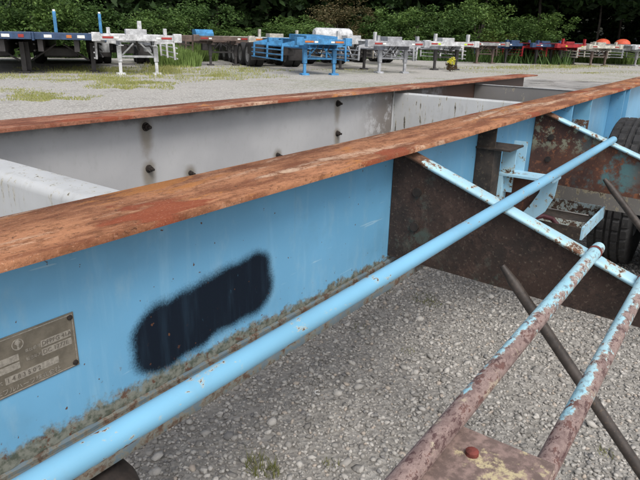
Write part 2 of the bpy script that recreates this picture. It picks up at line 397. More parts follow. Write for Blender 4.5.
# loose stones under and around the near trailer
def stones():
    base = B(); bmesh.ops.create_icosphere(base.bm, subdivisions=1, radius=1); bm = base.bm
    V0 = np.array([v.co for v in bm.verts]); F0 = np.array([[v.index for v in f.verts] for f in bm.faces]); bm.free()
    n = 105000
    # denser close in: sample uniformly over the part of the yard that shows below the beam
    x = rng.uniform(-.2, 4.6, n); y = rng.uniform(-1.3, 2.4, n)
    s = rng.lognormal(math.log(.0045), .42, n).clip(.0024, .019)
    nv = len(V0)
    rz = rng.uniform(0, 2 * math.pi, n); c, sn = np.cos(rz), np.sin(rz)
    jit = 1 + rng.uniform(-.36, .36, (n, nv))
    P = V0[None] * jit[..., None]
    sc = np.stack([s * rng.uniform(.9, 1.6, n), s * rng.uniform(.75, 1.2, n), s * rng.uniform(.5, .9, n)], 1)
    P = P * sc[:, None, :]
    tl = rng.uniform(-.5, .5, n)
    Pz = P[..., 2] * np.cos(tl)[:, None] + P[..., 0] * np.sin(tl)[:, None]
    Px = P[..., 0] * np.cos(tl)[:, None] - P[..., 2] * np.sin(tl)[:, None]
    Q = np.stack([Px * c[:, None] - P[..., 1] * sn[:, None] + x[:, None], Px * sn[:, None] + P[..., 1] * c[:, None] + y[:, None], Pz + (sc[:, 2] * rng.uniform(.1, .75, n))[:, None]], 2)
    F = (F0[None] + (np.arange(n) * nv)[:, None, None]).reshape(-1, 3)
    me = bpy.data.meshes.new('stones'); me.vertices.add(n * nv); me.vertices.foreach_set('co', Q.reshape(-1))
    me.loops.add(F.size); me.loops.foreach_set('vertex_index', F.reshape(-1).astype(np.int32))
    me.polygons.add(len(F)); me.polygons.foreach_set('loop_start', np.arange(0, F.size, 3, dtype=np.int32)); me.update(calc_edges=True)
    m = Mat('stone', .85); r = m.island()
    c1 = m.mix(m.ramp(r, 0, 1, 0, 1, False), (.19, .18, .165), (.50, .475, .435))
    c1 = m.mix(m.ramp(m.math('FRACT', m.math('MULTIPLY', r, 37.7)), .92, .94), c1, (.42, .36, .30))
    c1 = m.mix(m.ramp(m.math('FRACT', m.math('MULTIPLY', r, 91.3)), .95, .96), c1, (.19, .185, .18))
    c1 = m.mix(m.ramp(m.noise(160, 3, .6), .4, .7, 0, .3), c1, (.30, .29, .27))
    m.col(c1)
    tag(link('loose_gravel', me, m.m), kind='stuff')
stones()

# damp slab of fine mud beyond the beams
pm = Mat('wet_mud', .32); pm.col(pm.mix(pm.ramp(pm.noise(1.5, 5, .6), .4, .6), (.27, .26, .245), (.38, .365, .34)), pm.ramp(pm.noise(.9, 4, .6), .4, .6, .25, .6))
pp = [gp(*q) for q in ((528, 79.5), (556, 79.8), (600, 82), (625, 83), (648, 86), (652, 92), (600, 96), (560, 96), (520, 94), (505, 86))]
b = B(); b.bm.faces.new([b.bm.verts.new((q.x, q.y, .004)) for q in pp]); 
tag(link('wet_patch', b.mesh(), pm.m), kind='structure')

# grass blades: patches in the gravel, taller clumps, weeds by the trailers
def leaf_mat(name, a, bcol, rough=.6, trans=.25):
    m = Mat(name, rough, 0, .3); r = m.island()
    c = m.mix(m.ramp(r, 0, 1, 0, 1, False), a, bcol)
    m.col(c)
    tb = m.n('ShaderNodeBsdfTranslucent'); m.l(c, tb.inputs[0])
    ms = m.n('ShaderNodeMixShader'); ms.inputs[0].default_value = trans
    out = m.t.nodes['Material Output']; m.l(m.p.outputs[0], ms.inputs[1]); m.l(tb.outputs[0], ms.inputs[2]); m.l(ms.outputs[0], out.inputs[0])
    return m.m
def tri_mesh(name, Q):
    """Q: (n, k, 3) polygons of k corners each"""
    n, k, _ = Q.shape
    me = bpy.data.meshes.new(name); me.vertices.add(n * k); me.vertices.foreach_set('co', Q.reshape(-1))
    me.loops.add(n * k); me.loops.foreach_set('vertex_index', np.arange(n * k, dtype=np.int32))
    me.polygons.add(n); me.polygons.foreach_set('loop_start', np.arange(0, n * k, k, dtype=np.int32)); me.update(calc_edges=True)
    return me
def blades(x, y, h, w, lean=.5):
    n = len(x); a = rng.uniform(0, 2 * math.pi, n); l = rng.uniform(0, lean, n) * h; b_ = rng.uniform(0, 2 * math.pi, n)
    z0 = np.zeros(n)
    p0 = np.stack([x - np.cos(a) * w / 2, y - np.sin(a) * w / 2, z0], 1); p1 = np.stack([x + np.cos(a) * w / 2, y + np.sin(a) * w / 2, z0], 1)
    p2 = np.stack([x + np.cos(b_) * l, y + np.sin(b_) * l, h], 1)
    return np.stack([p0, p1, p2], 1)
def patch(px, py, rx, ry, n, h):
    """n blades in an ellipse of the ground seen round (px,py)"""
    t = rng.uniform(0, 2 * math.pi, n); r = rng.uniform(0, 1, n) ** .8 * 1.35 * (1 + .25 * np.sin(3 * t + px) + .2 * np.sin(7 * t + py))
    u = px + rx * r * np.cos(t); v = py + ry * r * np.sin(t)
    dx = (u - 320)[:, None] * np.array(RIGHT)[None] + (240 - v)[:, None] * np.array(UP)[None] + FPX * np.array(FWD)[None]
    k = -H / dx[:, 2]; P = dx * k[:, None]
    # keep clumps: thin out by a coarse pattern
    keep = (np.sin(P[:, 0] * 3.1 + 1.3 * np.sin(P[:, 1] * 2.3)) + np.sin(P[:, 1] * 3.7 + P[:, 0] * .7) + rng.uniform(-2.6, 2.6, n)) > .6
    P = P[keep]; m_ = len(P)
    return blades(P[:, 0], P[:, 1], rng.uniform(.35, 1, m_) * h, np.full(m_, .022) * (h / .1) ** .3)
L = [patch(132, 84, 30, 4.5, 9000, .07), (patch(105, 78, 25, 3, 3500, .05)), patch(45, 97, 34, 3.2, 6500, .045), patch(20, 90, 30, 2, 1500, .04), patch(85, 80, 40, 2.2, 3500, .05), patch(110, 71, 55, 4, 9000, .10),
     patch(215, 76, 42, 4.0, 6000, .08), patch(165, 70, 22, 5, 5000, .16), patch(240, 70, 30, 3, 3000, .10), patch(350, 70, 30, 1.2, 900, .06),
     patch(430, 84, 14, 1.2, 600, .04), patch(520, 68, 60, 1.6, 4500, .10), patch(590, 73, 70, 1.1, 3500, .05), patch(490, 72, 22, 1.0, 700, .05), patch(565, 67, 45, 1.2, 3500, .16), patch(25, 76, 40, 3, 3000, .06)]
tag(link('yard_grass', tri_mesh('grass', np.concatenate(L)), leaf_mat('yellow_green_grass', (.22, .26, .07), (.46, .44, .18))), kind='stuff')
L = []
for cx, cy, rx, ry, h, n in ((*gp(177, 66).to_2d(), 1.1, .9, .95, 2600), (*gp(186, 60).to_2d(), 1.5, 1.8, 1.1, 3400), (*gp(612, 62.5).to_2d(), 4.0, 3.5, 1.25, 9000), (*gp(650, 63).to_2d(), 5, 4, 1.35, 9000), (*gp(590, 60).to_2d(), 3.5, 3.5, .8, 4000)):
    t = rng.uniform(0, 2 * math.pi, n); r = np.sqrt(rng.uniform(0, 1, n))
    L.append(blades(cx + rx * r * np.cos(t), cy + ry * r * np.sin(t), rng.uniform(.45, 1, n) * h * (1 - .4 * r * r), np.full(n, .06), .5))
tag(link('tall_grass', tri_mesh('tall_grass', np.concatenate(L)), leaf_mat('fresh_tall_grass', (.09, .15, .03), (.24, .34, .10))), kind='stuff')
L = []
for (px, py, rr, n, h) in ((260, 468, .05, 90, .045), (272, 474, .03, 50, .035), (424, 300, .07, 70, .02), (432, 305, .05, 60, .018), (408, 352, .03, 30, .012), (385, 292, .06, 50, .015), (330, 465, .03, 26, .02), (360, 330, .05, 30, .012), (605, 455, .03, 26, .02)):
    q = gp(px, py); t = rng.uniform(0, 6.28, n); r = np.sqrt(rng.uniform(0, 1, n)) * rr
    g = blades(q.x + r * np.cos(t), q.y + r * np.sin(t), rng.uniform(.4, 1, n) * h, np.full(n, .0035), 1.0); g[:, :, 2] += .006; L.append(g)
tag(link('small_weeds', tri_mesh('weeds', np.concatenate(L)), leaf_mat('olive_weed', (.10, .12, .03), (.28, .27, .11))), kind='stuff')

# ------------------------------------------------------------------ vegetation behind the yard
def foliage(n_cl, per, rad, size, flat=1.0, seed=0, cl=.28, low=-.6):
    """leaf sprays clustered through a lumpy volume; rad = (rx, ry, rz)"""
    g = np.random.default_rng(seed)
    d = g.normal(size=(n_cl, 3)); d /= np.linalg.norm(d, axis=1)[:, None]
    d[:, 2] = np.maximum(d[:, 2], low)
    r = g.uniform(.45, 1.0, n_cl) ** .6
    lump = 1 + .30 * np.sin(d[:, 0] * 5 + seed) + .18 * np.sin(d[:, 1] * 6 + 2 * seed) + .12 * np.sin(d[:, 2] * 9 + seed)
    Cc = d * (r * lump)[:, None] * np.array(rad)[None]
    cs = g.uniform(.6, 1.4, n_cl) * cl
    C2 = np.repeat(Cc, per, 0); o = g.normal(size=(n_cl * per, 3)); o /= np.linalg.norm(o, axis=1)[:, None]
    o *= (g.uniform(0, 1, n_cl * per) ** .45 * np.repeat(cs, per))[:, None]; o[:, 2] *= flat
    P = C2 + o; n = len(P)
    a = g.normal(size=(n, 3)); a[:, 2] *= .6; a /= np.linalg.norm(a, axis=1)[:, None]
    b_ = np.cross(a, g.normal(size=(n, 3)) + np.array([0, 0, 1.2])); b_ /= np.linalg.norm(b_, axis=1)[:, None]
    s = (size * g.uniform(.6, 1.4, n))[:, None]
    return np.stack([P - a * s, P - b_ * s * .45, P + a * s, P + b_ * s * .45], 1)
def wood(path, r0, r1, n=8):
    b = B(); k = len(path); b.tube(path, [r0 + (r1 - r0) * i / (k - 1) for i in range(k)], n); return b
LM = {'green': leaf_mat('shrub_leaf_green', (.032, .072, .016), (.10, .175, .045)),
      'bright': leaf_mat('shrub_leaf_bright', (.05, .105, .024), (.15, .24, .06)),
      'brown': leaf_mat('shrub_leaf_ruddy', (.06, .065, .025), (.15, .115, .055)),
      'forest': leaf_mat('forest_leaf', (.012, .030, .008), (.035, .070, .018), trans=.15)}
BARK = simple('bark', (.05, .042, .034), .9, .4, 5)
BARK2 = simple('pale_bark', (.11, .10, .085), .9, .4, 5)

shrub_meshes = [tri_mesh('shrub_crown', foliage(95, 95, (1, 1, 1), .045, .75, 10 + i, .27)) for i in range(4)]
def shrub_stem(i):
    b = B(); g = random.Random(i)
    for k in range(5):
        a = g.uniform(0, 6.28); L_ = g.uniform(.5, .8)
        b.tube([(0.04 * math.cos(a), .04 * math.sin(a), -1.0), (.2 * math.cos(a), .2 * math.sin(a), -.5), (L_ * math.cos(a) * .7, L_ * math.sin(a) * .7, .2)], [.05, .035, .015], 6)
    return b.mesh()
stem_meshes = [shrub_stem(i) for i in range(2)]
shrubs = [ # px, dist, rx, rz, centre height, leaf, label
 (-12, 36, 2.2, 1.6, 1.7, 'green', 'dark green shrub at the left edge behind the blue flatbed'),
 (22, 37, 2.2, 1.5, 1.6, 'green', 'round green shrub behind the left end of the blue flatbed deck'),
 (48, 35, 2.2, 2.4, 2.1, 'bright', 'tall light green shrub rising behind the first blue stake'),
 (78, 36, 2.1, 1.9, 2.0, 'green', 'green shrub between the two blue stakes of the flatbed'),
 (112, 39, 1.9, .95, 1.0, 'green', 'low dark shrub behind the white chassis trailer'),
 (162, 37, 1.9, 1.55, 1.7, 'bright', 'light green shrub just right of the white chassis trailer'),
 (196, 38, 2.3, 2.0, 2.0, 'green', 'tall green shrub above the grey trailer with the blue box'),
 (228, 38, 1.8, 1.1, 1.35, 'bright', 'light shrub behind the brown trailer with dark legs'),
 (262, 40, 2.0, 1.1, 1.3, 'green', 'dark green shrub behind the white twist lock posts'),
 (300, 40, 2.1, 1.5, 1.7, 'bright', 'bright green shrub behind the blue chassis trailer'),
 (338, 43, 2.5, 2.2, 2.3, 'brown', 'reddish brown shrub among the green ones'),
 (372, 44, 2.1, 1.8, 2.0, 'green', 'green shrub behind the silver truss trailer'),
 (408, 45, 2.3, 2.2, 2.4, 'bright', 'tall bright shrub behind the white bolster with yellow reflectors'),
 (440, 46, 2.4, 2.1, 2.3, 'green', 'broad dark green shrub right of the silver trailer'),
 (475, 48, 2.8, 2.7, 2.6, 'bright', 'bright leafy shrub rising highest behind the brown trailer'),
 (508, 50, 2.4, 2.1, 2.1, 'green', 'dark green shrub behind the blue and red trailers'),
 (540, 52, 2.6, 2.3, 2.3, 'bright', 'last light green shrub before the bare dark trunks'),
]
for i, (px, ds, rx, rz, ch, lf, lab) in enumerate(shrubs):
    q = gd(px, ds)
    r = root('shrub', (q.x, q.y, 0), random.uniform(0, 6.28), lab, 'shrub', 'shrubs along the back of the yard')
    c = olink('crown', shrub_meshes[i % 4], LM[lf], r, (0, 0, ch)); c.scale = (rx, rx * .85, rz * .78); c.location.z = ch * .78
    s_ = link('stem', stem_meshes[i % 2], BARK, r, (0, 0, ch)); s_.scale = (rx * .7, rx * .7, ch * .78); s_.location.z = ch * .78
# low growth at the shrub feet
n = 26000
u = rng.uniform(-30, 575, n); dd = rng.uniform(34, 46, n) + (u > 330) * 7
X0 = np.stack([np.array(gd(float(a), float(d_)).to_2d()) for a, d_ in zip(u, dd)])
und = blades(X0[:, 0], X0[:, 1], rng.uniform(.3, 1.1, n), np.full(n, .09), .7)
tag(link('undergrowth', tri_mesh('undergrowth', und), LM['green']), kind='stuff')

# forest: trunks with high crowns that close overhead, on ground rising into the wood
crown_meshes = [tri_mesh('tree_crown', foliage(240, 40, (1, 1, 1), .085, .6, 40 + i, .20, -.9)) for i in range(4)]
b = B(); hv = []
hx = 26
for i in range(hx + 1):
    for j in range(9):
        q = gd(-190 + 1080 * i / hx, 62 + j * 9); q.z = -.05 + max(0, j - 1) ** 1.25 * 2.2 + random.uniform(-.5, .5) * (j > 1)
        hv.append(b.bm.verts.new(q))
for i in range(hx):
    for j in range(8): b.bm.faces.new((hv[i * 9 + j], hv[(i + 1) * 9 + j], hv[(i + 1) * 9 + j + 1], hv[i * 9 + j + 1]))
fm = Mat('forest_floor', .95); fm.col(fm.mix(fm.ramp(fm.noise(.6, 6, .7), .4, .6), (.010, .014, .007), (.028, .028, .014)))
tag(link('wooded_hill', b.mesh(smooth=True), fm.m), kind='structure')
trees = []
k = 0
for row, (d0, cnt) in enumerate(((50, 15), (57, 15), (64, 14), (72, 12))):
    for i in range(cnt):
        px = -60 + 760 * (i + .5 * (row % 2) + random.uniform(-.25, .25)) / (cnt - 1)
        ds = d0 + random.uniform(-2, 2) + (3 if px > 400 else 0)
        trees.append((px, ds, row))
SEEN = {}
def tree_label(px, row, i):
    pl = ('front', 'second', 'third', 'back')[row]
    if px > 555: k = 'beyond the last shrub'
    else:
        sh = min(shrubs, key=lambda q_: abs(q_[0] - px)); k = 'above the ' + ' '.join(sh[6].split()[:5])
        k = k.replace(' the the', ' the')
    n_ = SEEN.get((row, k), 0); SEEN[(row, k)] = n_ + 1
    return ('dark tree, %s row, ' % pl) + k + ('', ', next to the right', ', third', ', fourth', ', fifth')[min(n_, 4)]
places = {0: 'front', 1: 'second', 2: 'third', 3: 'back'}
for i, (px, ds, row) in enumerate(trees):
    q = gd(px, ds); z0 = 0 if ds < 70 else 1.5
    side = 'left part' if px < 180 else ('middle' if px < 400 else 'right part')
    r = root('forest_tree', (q.x, q.y, z0), random.uniform(0, 6.28), tree_label(px, row, i), 'tree', 'trees of the dark wood behind the yard')
    h = random.uniform(9, 12); rr = random.uniform(.10, .19)
    ln = random.uniform(-.5, .5)
    tb = wood([(0, 0, -.3), (ln * .3, 0, 3), (ln, .2, 6), (ln * 1.1, .3, h)], rr, rr * .4)
    for kk in range(4):
        a = random.uniform(0, 6.28); z = random.uniform(4.2, 7.5)
        tb.tube([(ln * z / 7, .03 * z, z), (ln * z / 7 + 1.3 * math.cos(a), 1.3 * math.sin(a), z + .9), (ln + 2.4 * math.cos(a), 2.4 * math.sin(a), z + 1.4)], [.06, .04, .015], 5)
    link('trunk', tb.mesh(), BARK2 if (i * 7) % 5 == 0 and px > 420 else BARK, r)
    low = 5.2 if px > 470 else 3.6
    c = olink('crown', crown_meshes[i % 4], LM['forest'], r, (ln, .2, h * .5 + low * .62)); c.scale = (4.2, 4.2, h * .5 + low * .62 - low + .6)
ORD = 'one two three four five six seven eight nine ten eleven twelve thirteen fourteen fifteen sixteen seventeen eighteen nineteen twenty twenty-one twenty-two'.split()
for i in range(22):                       # understorey that closes the view between the trunks
    px = -60 + 760 * (i + random.uniform(-.3, .3)) / 21
    if 500 < px < 640 and i % 2: continue
    q = gd(px, random.uniform(60, 66))
    r = root('understorey_bush', (q.x, q.y, 0), random.uniform(0, 6.28), 'dark bush in the wood, number %s from the left' % ORD[i], 'bush', 'dark bushes inside the wood')
    c = olink('crown', crown_meshes[i % 4], LM['forest'], r, (0, 0, 2.6)); c.scale = (3.3, 3.3, 3.0)
    link('stem', wood([(0, 0, -.1), (.2, 0, 1.6), (.3, .2, 3)], .09, .03).mesh(), BARK, r)

# ------------------------------------------------------------------ parked trailers at the back of the yard
def tmat(name, c, rough=.5): return simple(name, c, rough, .28, 5, speck=tuple(x * .35 + .03 for x in c))
TM = {'white': tmat('white_trailer_paint', (.50, .51, .52)), 'silver': tmat('silver_trailer_paint', (.33, .34, .36)), 'blue': tmat('bright_blue_trailer_paint', (.05, .22, .44)),
      'navy': tmat('navy_trailer_paint', (.03, .065, .14)), 'dark': tmat('dark_trailer_paint', (.035, .032, .032)), 'brown': tmat('brown_trailer_paint', (.12, .085, .07)),
      'red': tmat('red_trailer_paint', (.32, .02, .025)), 'grey': tmat('grey_trailer_paint', (.24, .24, .24)), 'cream': tmat('cream_trailer_paint', (.46, .44, .38))}
RED = simple('red_reflector', (.32, .035, .03), .3); ORANGE = simple('orange_reflector', (.50, .16, .04), .3); YEL = simple('yellow_green_reflector', (.55, .72, .05), .3); WHT = simple('white_marker', (.75, .75, .72), .4)
wheel_b = B().lathe([(-.13, .30), (-.15, .38), (-.14, .455), (-.09, .48), (.09, .48), (.14, .455), (.15, .38), (.13, .30)], (0, 0, 0), 'y', 28)
WHEEL = wheel_b.mesh(smooth=True)
RIMM = B().lathe([(-.11, .02), (-.07, .14), (-.06, .2), (-.12, .27), (-.13, .305), (.13, .305), (.12, .27), (.06, .2), (.07, .14), (.11, .02)], (0, 0, 0), 'y', 20).mesh(smooth=True)
WHEEL.materials.append(M['rubber']); RIMM.materials.append(TM['grey'])
AX = R(57.3)
def lnk(name, me, parent, loc):
    o = bpy.data.objects.new(name, me); COL.objects.link(o); o.parent = parent; o.location = loc; return o

def trailer(loc, label, frame, leg, bolster, L=10.5, axles=2, guards=True, posts=1, sc=1.08, deckz=1.14, w=2.5, legs=True, rot=0.0, boom=False, extra=None):
    r = root('chassis_trailer', loc, AX + math.pi + rot, label, 'trailer', 'chassis trailers parked across the back of the yard'); r.scale = (sc,) * 3
    mf, ml, mb = TM[frame], TM[leg], TM[bolster]
    zt = deckz
    for sy in (-1, 1):
        y = sy * .48
        b = B().box(-L, .35, y - .075, y + .075, zt - .018, zt).box(-L, .35, y - .075, y + .075, zt - .30, zt - .282).box(-L, .35, y - .006, y + .006, zt - .283, zt - .017)
        link('main_beam', b.mesh(), mf, r)
    for k in range(int(L / 1.3)):
        x = -.6 - k * 1.3
        link('cross_member', B().box(x - .05, x + .05, -.475, .475, zt - .22, zt - .03).mesh(), mf, r)
    # front bolster with corner boxes and locking posts
    link('front_bolster', B().box(.25, .43, -w / 2, w / 2, zt - .16, zt + .015, .012).mesh(), mb, r)
    for sy in (-1, 1):
        link('corner_box', B().box(.22, .47, sy * (w / 2 - .1) - .12, sy * (w / 2 - .1) + .12, zt - .19, zt + .06, .015).mesh(), mb, r)
        link('marker', B().box(.432, .445, sy * (w / 2 - .42) - .15, sy * (w / 2 - .42) + .15, zt - .10, zt - .045).mesh(), ORANGE if axles == 3 else RED, r)
        link('marker', B().box(.432, .445, sy * (w / 2 - .66) - .06, sy * (w / 2 - .66) + .06, zt - .105, zt - .05).mesh(), WHT if posts < 2 else YEL, r)
        if posts:
            link('lock_post', B().box(.26, .40, sy * .80 - .05, sy * .80 + .05, zt + .017, zt + (.20 if posts < 2 else .32), .01).mesh(), mb, r)
    for bx in (-2.9, -5.5, -L + .1):
        link('bolster', B().box(bx - .1, bx + .1, -w / 2, w / 2, zt - .14, zt + .02, .01).mesh(), mf, r)
    if posts: link('gooseneck_box', B().box(-.5, .1, -.30, .30, zt + .003, zt + .17, .015).mesh(), mb, r)
    # landing legs
    if legs:
        for sy in (-1, 1):
            g = link('landing_leg', B().box(-.07, .07, sy * .53 - .065, sy * .53 + .065, .38, zt - .31, .008).box(-.045, .045, sy * .53 - .045, sy * .53 + .045, .06, .379, .004).mesh(), ml, r)
            link('foot', B().prism([(-.17, 0.0), (.17, 0.0), (.10, .06), (-.10, .06)], 'y', sy * .53 - .13, sy * .53 + .13).mesh(), ml, g)
        link('leg_crossbar', B().box(-.03, .03, -.463, .463, .50, .56).mesh(), ml, r)
        for sy in (-1, 1):
            link('leg_brace', B().tube([(0.0, sy * .45, .57), (0.0, sy * .10, zt - .24)], .024, 8).mesh(), ml, r)
    # side outriggers and ladder guards
    if guards:
        for sy in (-1, 1):
            for x in (-.5, -2.3, -4.1):
                P = [(sy * .57, zt - .03), (sy * 1.18, zt - .16), (sy * 1.20, .42), (sy * 1.14, .42), (sy * 1.12, zt - .24), (sy * .57, zt - .26)]
                if sy < 0: P = P[::-1]
                link('outrigger', B().prism(P, 'x', x - .03, x + .03).mesh(), ml if boom else mf, r)
            for z in (.46, .62, .78):
                link('guard_rail', B().tube([(-4.2, sy * 1.225, z), (-.35, sy * 1.225, z)], .022, 8).mesh(), mb if boom else mf, r)
            if boom:
                for k in range(4):
                    x = -.6 - k * .9
                    link('truss_bar', B().tube([(x, sy * 1.17, zt - .2), (x - .45, sy * 1.17, .5), (x - .9, sy * 1.17, zt - .2)], .026, 6).mesh(), ml, r)
    # boxes, spare wheel, mudflaps and hanging lines
    link('tool_box', B().box(-5.3, -4.5, -1.12, -.62, .50, .92, .02).mesh(), TM['dark'] if frame != 'white' else ml, r)
    link('valve_box', B().box(-3.4, -3.0, -.30, .12, .52, .83, .02).mesh(), TM['dark'], r)
    sw = lnk('spare_wheel', WHEEL, r, (-6.1, 0, .62)); sw.rotation_euler = (R(90), 0, 0)
    for sy in (-1, 1):
        link('mudflap', B().box(-L + 1.1 + (axles - 1) * 1.25 + .62, -L + 1.1 + (axles - 1) * 1.25 + .635, sy * .80 - .32, sy * .80 + .32, .28, zt - .32).mesh(), TM['dark'], r)
    g_ = random.Random(int(L * 100) + len(label))
    for k in range(3):
        y0 = g_.uniform(-.4, .4)
        link('air_line', B().tube([(.2, y0, zt - .17), (-.3, y0 + .08, zt - .38 - .06 * k), (-1.2, y0 + .1, zt - .33), (-2.4, y0, zt - .36), (-3.1, -.1, .80)], .018, 6).mesh(), TM['dark'], r)
    # running gear
    for k in range(axles):
        x = -L + 1.1 + k * 1.25
        link('axle', B().tube([(x, -.95, .48), (x, .95, .48)], .06, 10).mesh(), TM['dark'], r)
        for sy in (-1, 1):
            wv = lnk('wheel', WHEEL, r, (x, sy * .97, .48)); lnk('rim', RIMM, wv, (0, 0, 0))
            wv = lnk('wheel', WHEEL, r, (x, sy * .64, .48)); lnk('rim', RIMM, wv, (0, 0, 0))
    link('suspension', B().box(-L + .4, -L + 1.1 + axles * 1.25, -.56, -.42, .55, zt - .31).box(-L + .4, -L + 1.1 + axles * 1.25, .42, .56, .55, zt - .31).mesh(), TM['dark'], r)
    if extra: extra(r, zt, mf, mb)
    return r

def mid(a, b_): return (gp(*a) + gp(*b_)) / 2
T = []
# white chassis facing the camera
def ex_white(r, zt, mf, mb):
    link('tool_box', B().box(-4.9, -4.3, .62, 1.05, .55, .95, .02).mesh(), mb, r)
    link('centre_post', B().box(-.12, 0, .05, .17, zt + .172, zt + .40, .01).mesh(), mb, r)
trailer(mid((122, 75), (156, 74.3)), 'white chassis trailer standing on two white legs, front facing the camera', 'white', 'white', 'white', extra=ex_white, L=9.5)
def ex_bluebox(r, zt, mf, mb):
    link('gooseneck_cover', B().prism([(-.5, zt + .02), (.44, zt + .02), (.44, zt + .12), (.2, zt + .26), (-.5, zt + .26)], 'y', -1.15, -.45).mesh(), TM['blue'], r)
trailer(mid((209, 66), (237, 65)), 'brown chassis trailer on dark legs with a bright blue box on its front', 'brown', 'dark', 'brown', posts=0, extra=ex_bluebox, L=9)
trailer(gp(276, 66.5), 'cream three axle chassis trailer with two white posts, showing its row of wheels', 'cream', 'dark', 'cream', axles=3, guards=False, L=7.5, legs=False, posts=2)
def ex_blue(r, zt, mf, mb):
    link('gooseneck_plate', B().prism([(-1.6, zt + .003), (.2, zt + .003), (.2, zt + .10), (-1.6, zt + .16)], 'y', -.55, .55).mesh(), mf, r)
trailer(mid((303, 75), (335, 75)), 'bright blue chassis trailer with blue legs, crossbar and ladder side guard', 'blue', 'blue', 'blue', extra=ex_blue, posts=0, L=9.0, axles=3, w=1.9)
def ex_tank(r, zt, mf, mb):
    b = B().lathe([(-.9, .02), (-.86, .24), (-.75, .30), (.75, .30), (.86, .24), (.9, .02)], (-2.2, 0, zt + .16), 'y', 24); link('air_tank', b.mesh(smooth=True), mb, r)
trailer(gp(352, 69.5), 'cream white chassis trailer behind the blue one, with tall square posts', 'cream', 'dark', 'white', posts=2, extra=ex_tank, L=9.5, guards=True, w=2.4)
trailer(mid((378, 73.3), (405, 73)), 'silver chassis trailer with truss bars along its side and grey legs', 'silver', 'silver', 'silver', boom=True, L=9.5, posts=1, deckz=1.12)
trailer(mid((430, 70), (459, 70)), 'white chassis trailer with yellow green reflectors on dark legs', 'white', 'dark', 'white', posts=2, L=9.5, guards=True, w=2.6)
trailer(gp(484, 63.5), 'dark brown chassis trailer with brown ladder guard beside the white one', 'brown', 'brown', 'grey', L=9.5, posts=0)
trailer(gp(512, 63.3), 'navy blue chassis trailer with dark legs left of the red trailers', 'navy', 'dark', 'navy', L=10)
def ex_red(r, zt, mf, mb):
    link('deck_plate', B().box(-5, .1, -1.1, 1.1, zt + .004, zt + .05).mesh(), mf, r)
trailer(gp(542, 64.3), 'dark red chassis trailer with a blue front bolster', 'red', 'dark', 'navy', L=10, extra=ex_red)
trailer(gp(566, 65.0), 'bright red chassis trailer with red deck plate and white markers', 'red', 'dark', 'red', L=11, extra=ex_red, posts=2)
trailer(gp(597, 66.0), 'cream chassis trailer with white ladder side guard, in front of the red ones', 'cream', 'brown', 'cream', L=8.5)
def ex_domes(r, zt, mf, mb):
    link('deck_plate', B().box(-8, .1, -1.22, 1.22, zt + .004, zt + .10).mesh(), mf, r)
    for x in (-1.7, -3.3):
        bb = B(); bmesh.ops.create_icosphere(bb.bm, subdivisions=3, radius=.42)
        for v in bb.bm.verts: v.co = Vector((v.co.x * 1.2 + x, v.co.y, max(0, v.co.z * .75) + zt + .104))
        link('dome_cover', bb.mesh(smooth=True), simple('orange_red_tarpaulin', (.55, .09, .04), .6), r)
trailer(gp(641, 66.0), 'white decked chassis trailer with two orange red domed covers on top', 'white', 'grey', 'white', L=10, extra=ex_domes, posts=0)

# flatbeds on the far left
def flatbed(loc, label, col, stakes):
    r = root('flatbed_trailer', loc, AX + math.pi, label, 'trailer', 'blue flatbed trailers at the left of the yard'); r.scale = (1.1,) * 3
    zt = 1.12; L = 10; w = 2.5
    link('deck', B().box(-L, 0, -w / 2, w / 2, zt - .06, zt).mesh(), TM['brown'], r)
    link('front_rail', B().box(.003, .07, -w / 2, w / 2, zt - .17, zt + .02, .01).mesh(), TM[col], r)
    for sy in (-1, 1):
        link('side_rail', B().box(-L, 0, sy * w / 2 - (.06 if sy < 0 else -.003), sy * w / 2 + (.06 if sy > 0 else -.003), zt - .20, zt + .02, .01).mesh(), TM[col], r)
        link('main_beam', B().box(-L, -.1, sy * .48 - .07, sy * .48 + .07, zt - .50, zt - .062).mesh(), TM['dark'], r)
        g = link('landing_leg', B().box(-1.0, -.86, sy * .9 - .065, sy * .9 + .065, .06, zt - .25, .008).mesh(), TM['dark'], r)
        link('foot', B().box(-1.08, -.78, sy * .9 - .14, sy * .9 + .14, 0, .058).mesh(), TM['dark'], g)
        link('leg_brace', B().tube([(-.93, sy * .8, .35), (-.93, sy * .1, zt - .3)], .03, 8).mesh(), TM['dark'], r)
        link('tool_box', B().box(-4.2, -3.2, sy * .95 - .2, sy * .95 + .2, .5, .92, .02).mesh(), TM['dark'], r)
        for z in (.45, .62, .8): link('guard_rail', B().tube([(-7.0, sy * 1.2, z), (-1.3, sy * 1.2, z)], .025, 8).mesh(), TM['grey'], r)
    link('spare_wheel_carrier', B().box(-3.0, -1.4, -.5, .5, .42, .72, .05).mesh(), TM['dark'], r)
    for i, y in enumerate((-1.05, -.8, -.25, .3, .62, 1.0)):
        link('marker', B().box(.072, .085, y - (.07 if i % 2 else .10), y + (.07 if i % 2 else .10), zt - .12, zt - .04).mesh(), (ORANGE, WHT, WHT, ORANGE, WHT, RED)[i], r)
    for k in range(3):
        x = -L + 1.0 + k * 1.2
        for sy in (-1, 1):
            wv = lnk('wheel', WHEEL, r, (x, sy * .97, .48)); lnk('rim', RIMM, wv, (0, 0, 0))
    for (x, y, z) in stakes:
        s_ = link('stake', B().box(x - .04, x + .04, y - .045, y + .045, zt + .022, zt + z, .012).mesh(), TM['blue'], r)
        link('stake_cap', B().box(x - .03, x + .03, y - .035, y + .035, zt + z + .001, zt + z + .05, .01).mesh(), WHT, s_)
    return r
flatbed(gp(62, 74.2) , 'blue edged flatbed trailer with two upright blue stakes, dark underneath', 'navy', ((.03, -.02, .58), (-1.6, 1.22, .60)))
flatbed(gp(-14, 75.0), 'second blue edged flatbed trailer cut by the left edge, with dark wheels', 'navy', ())

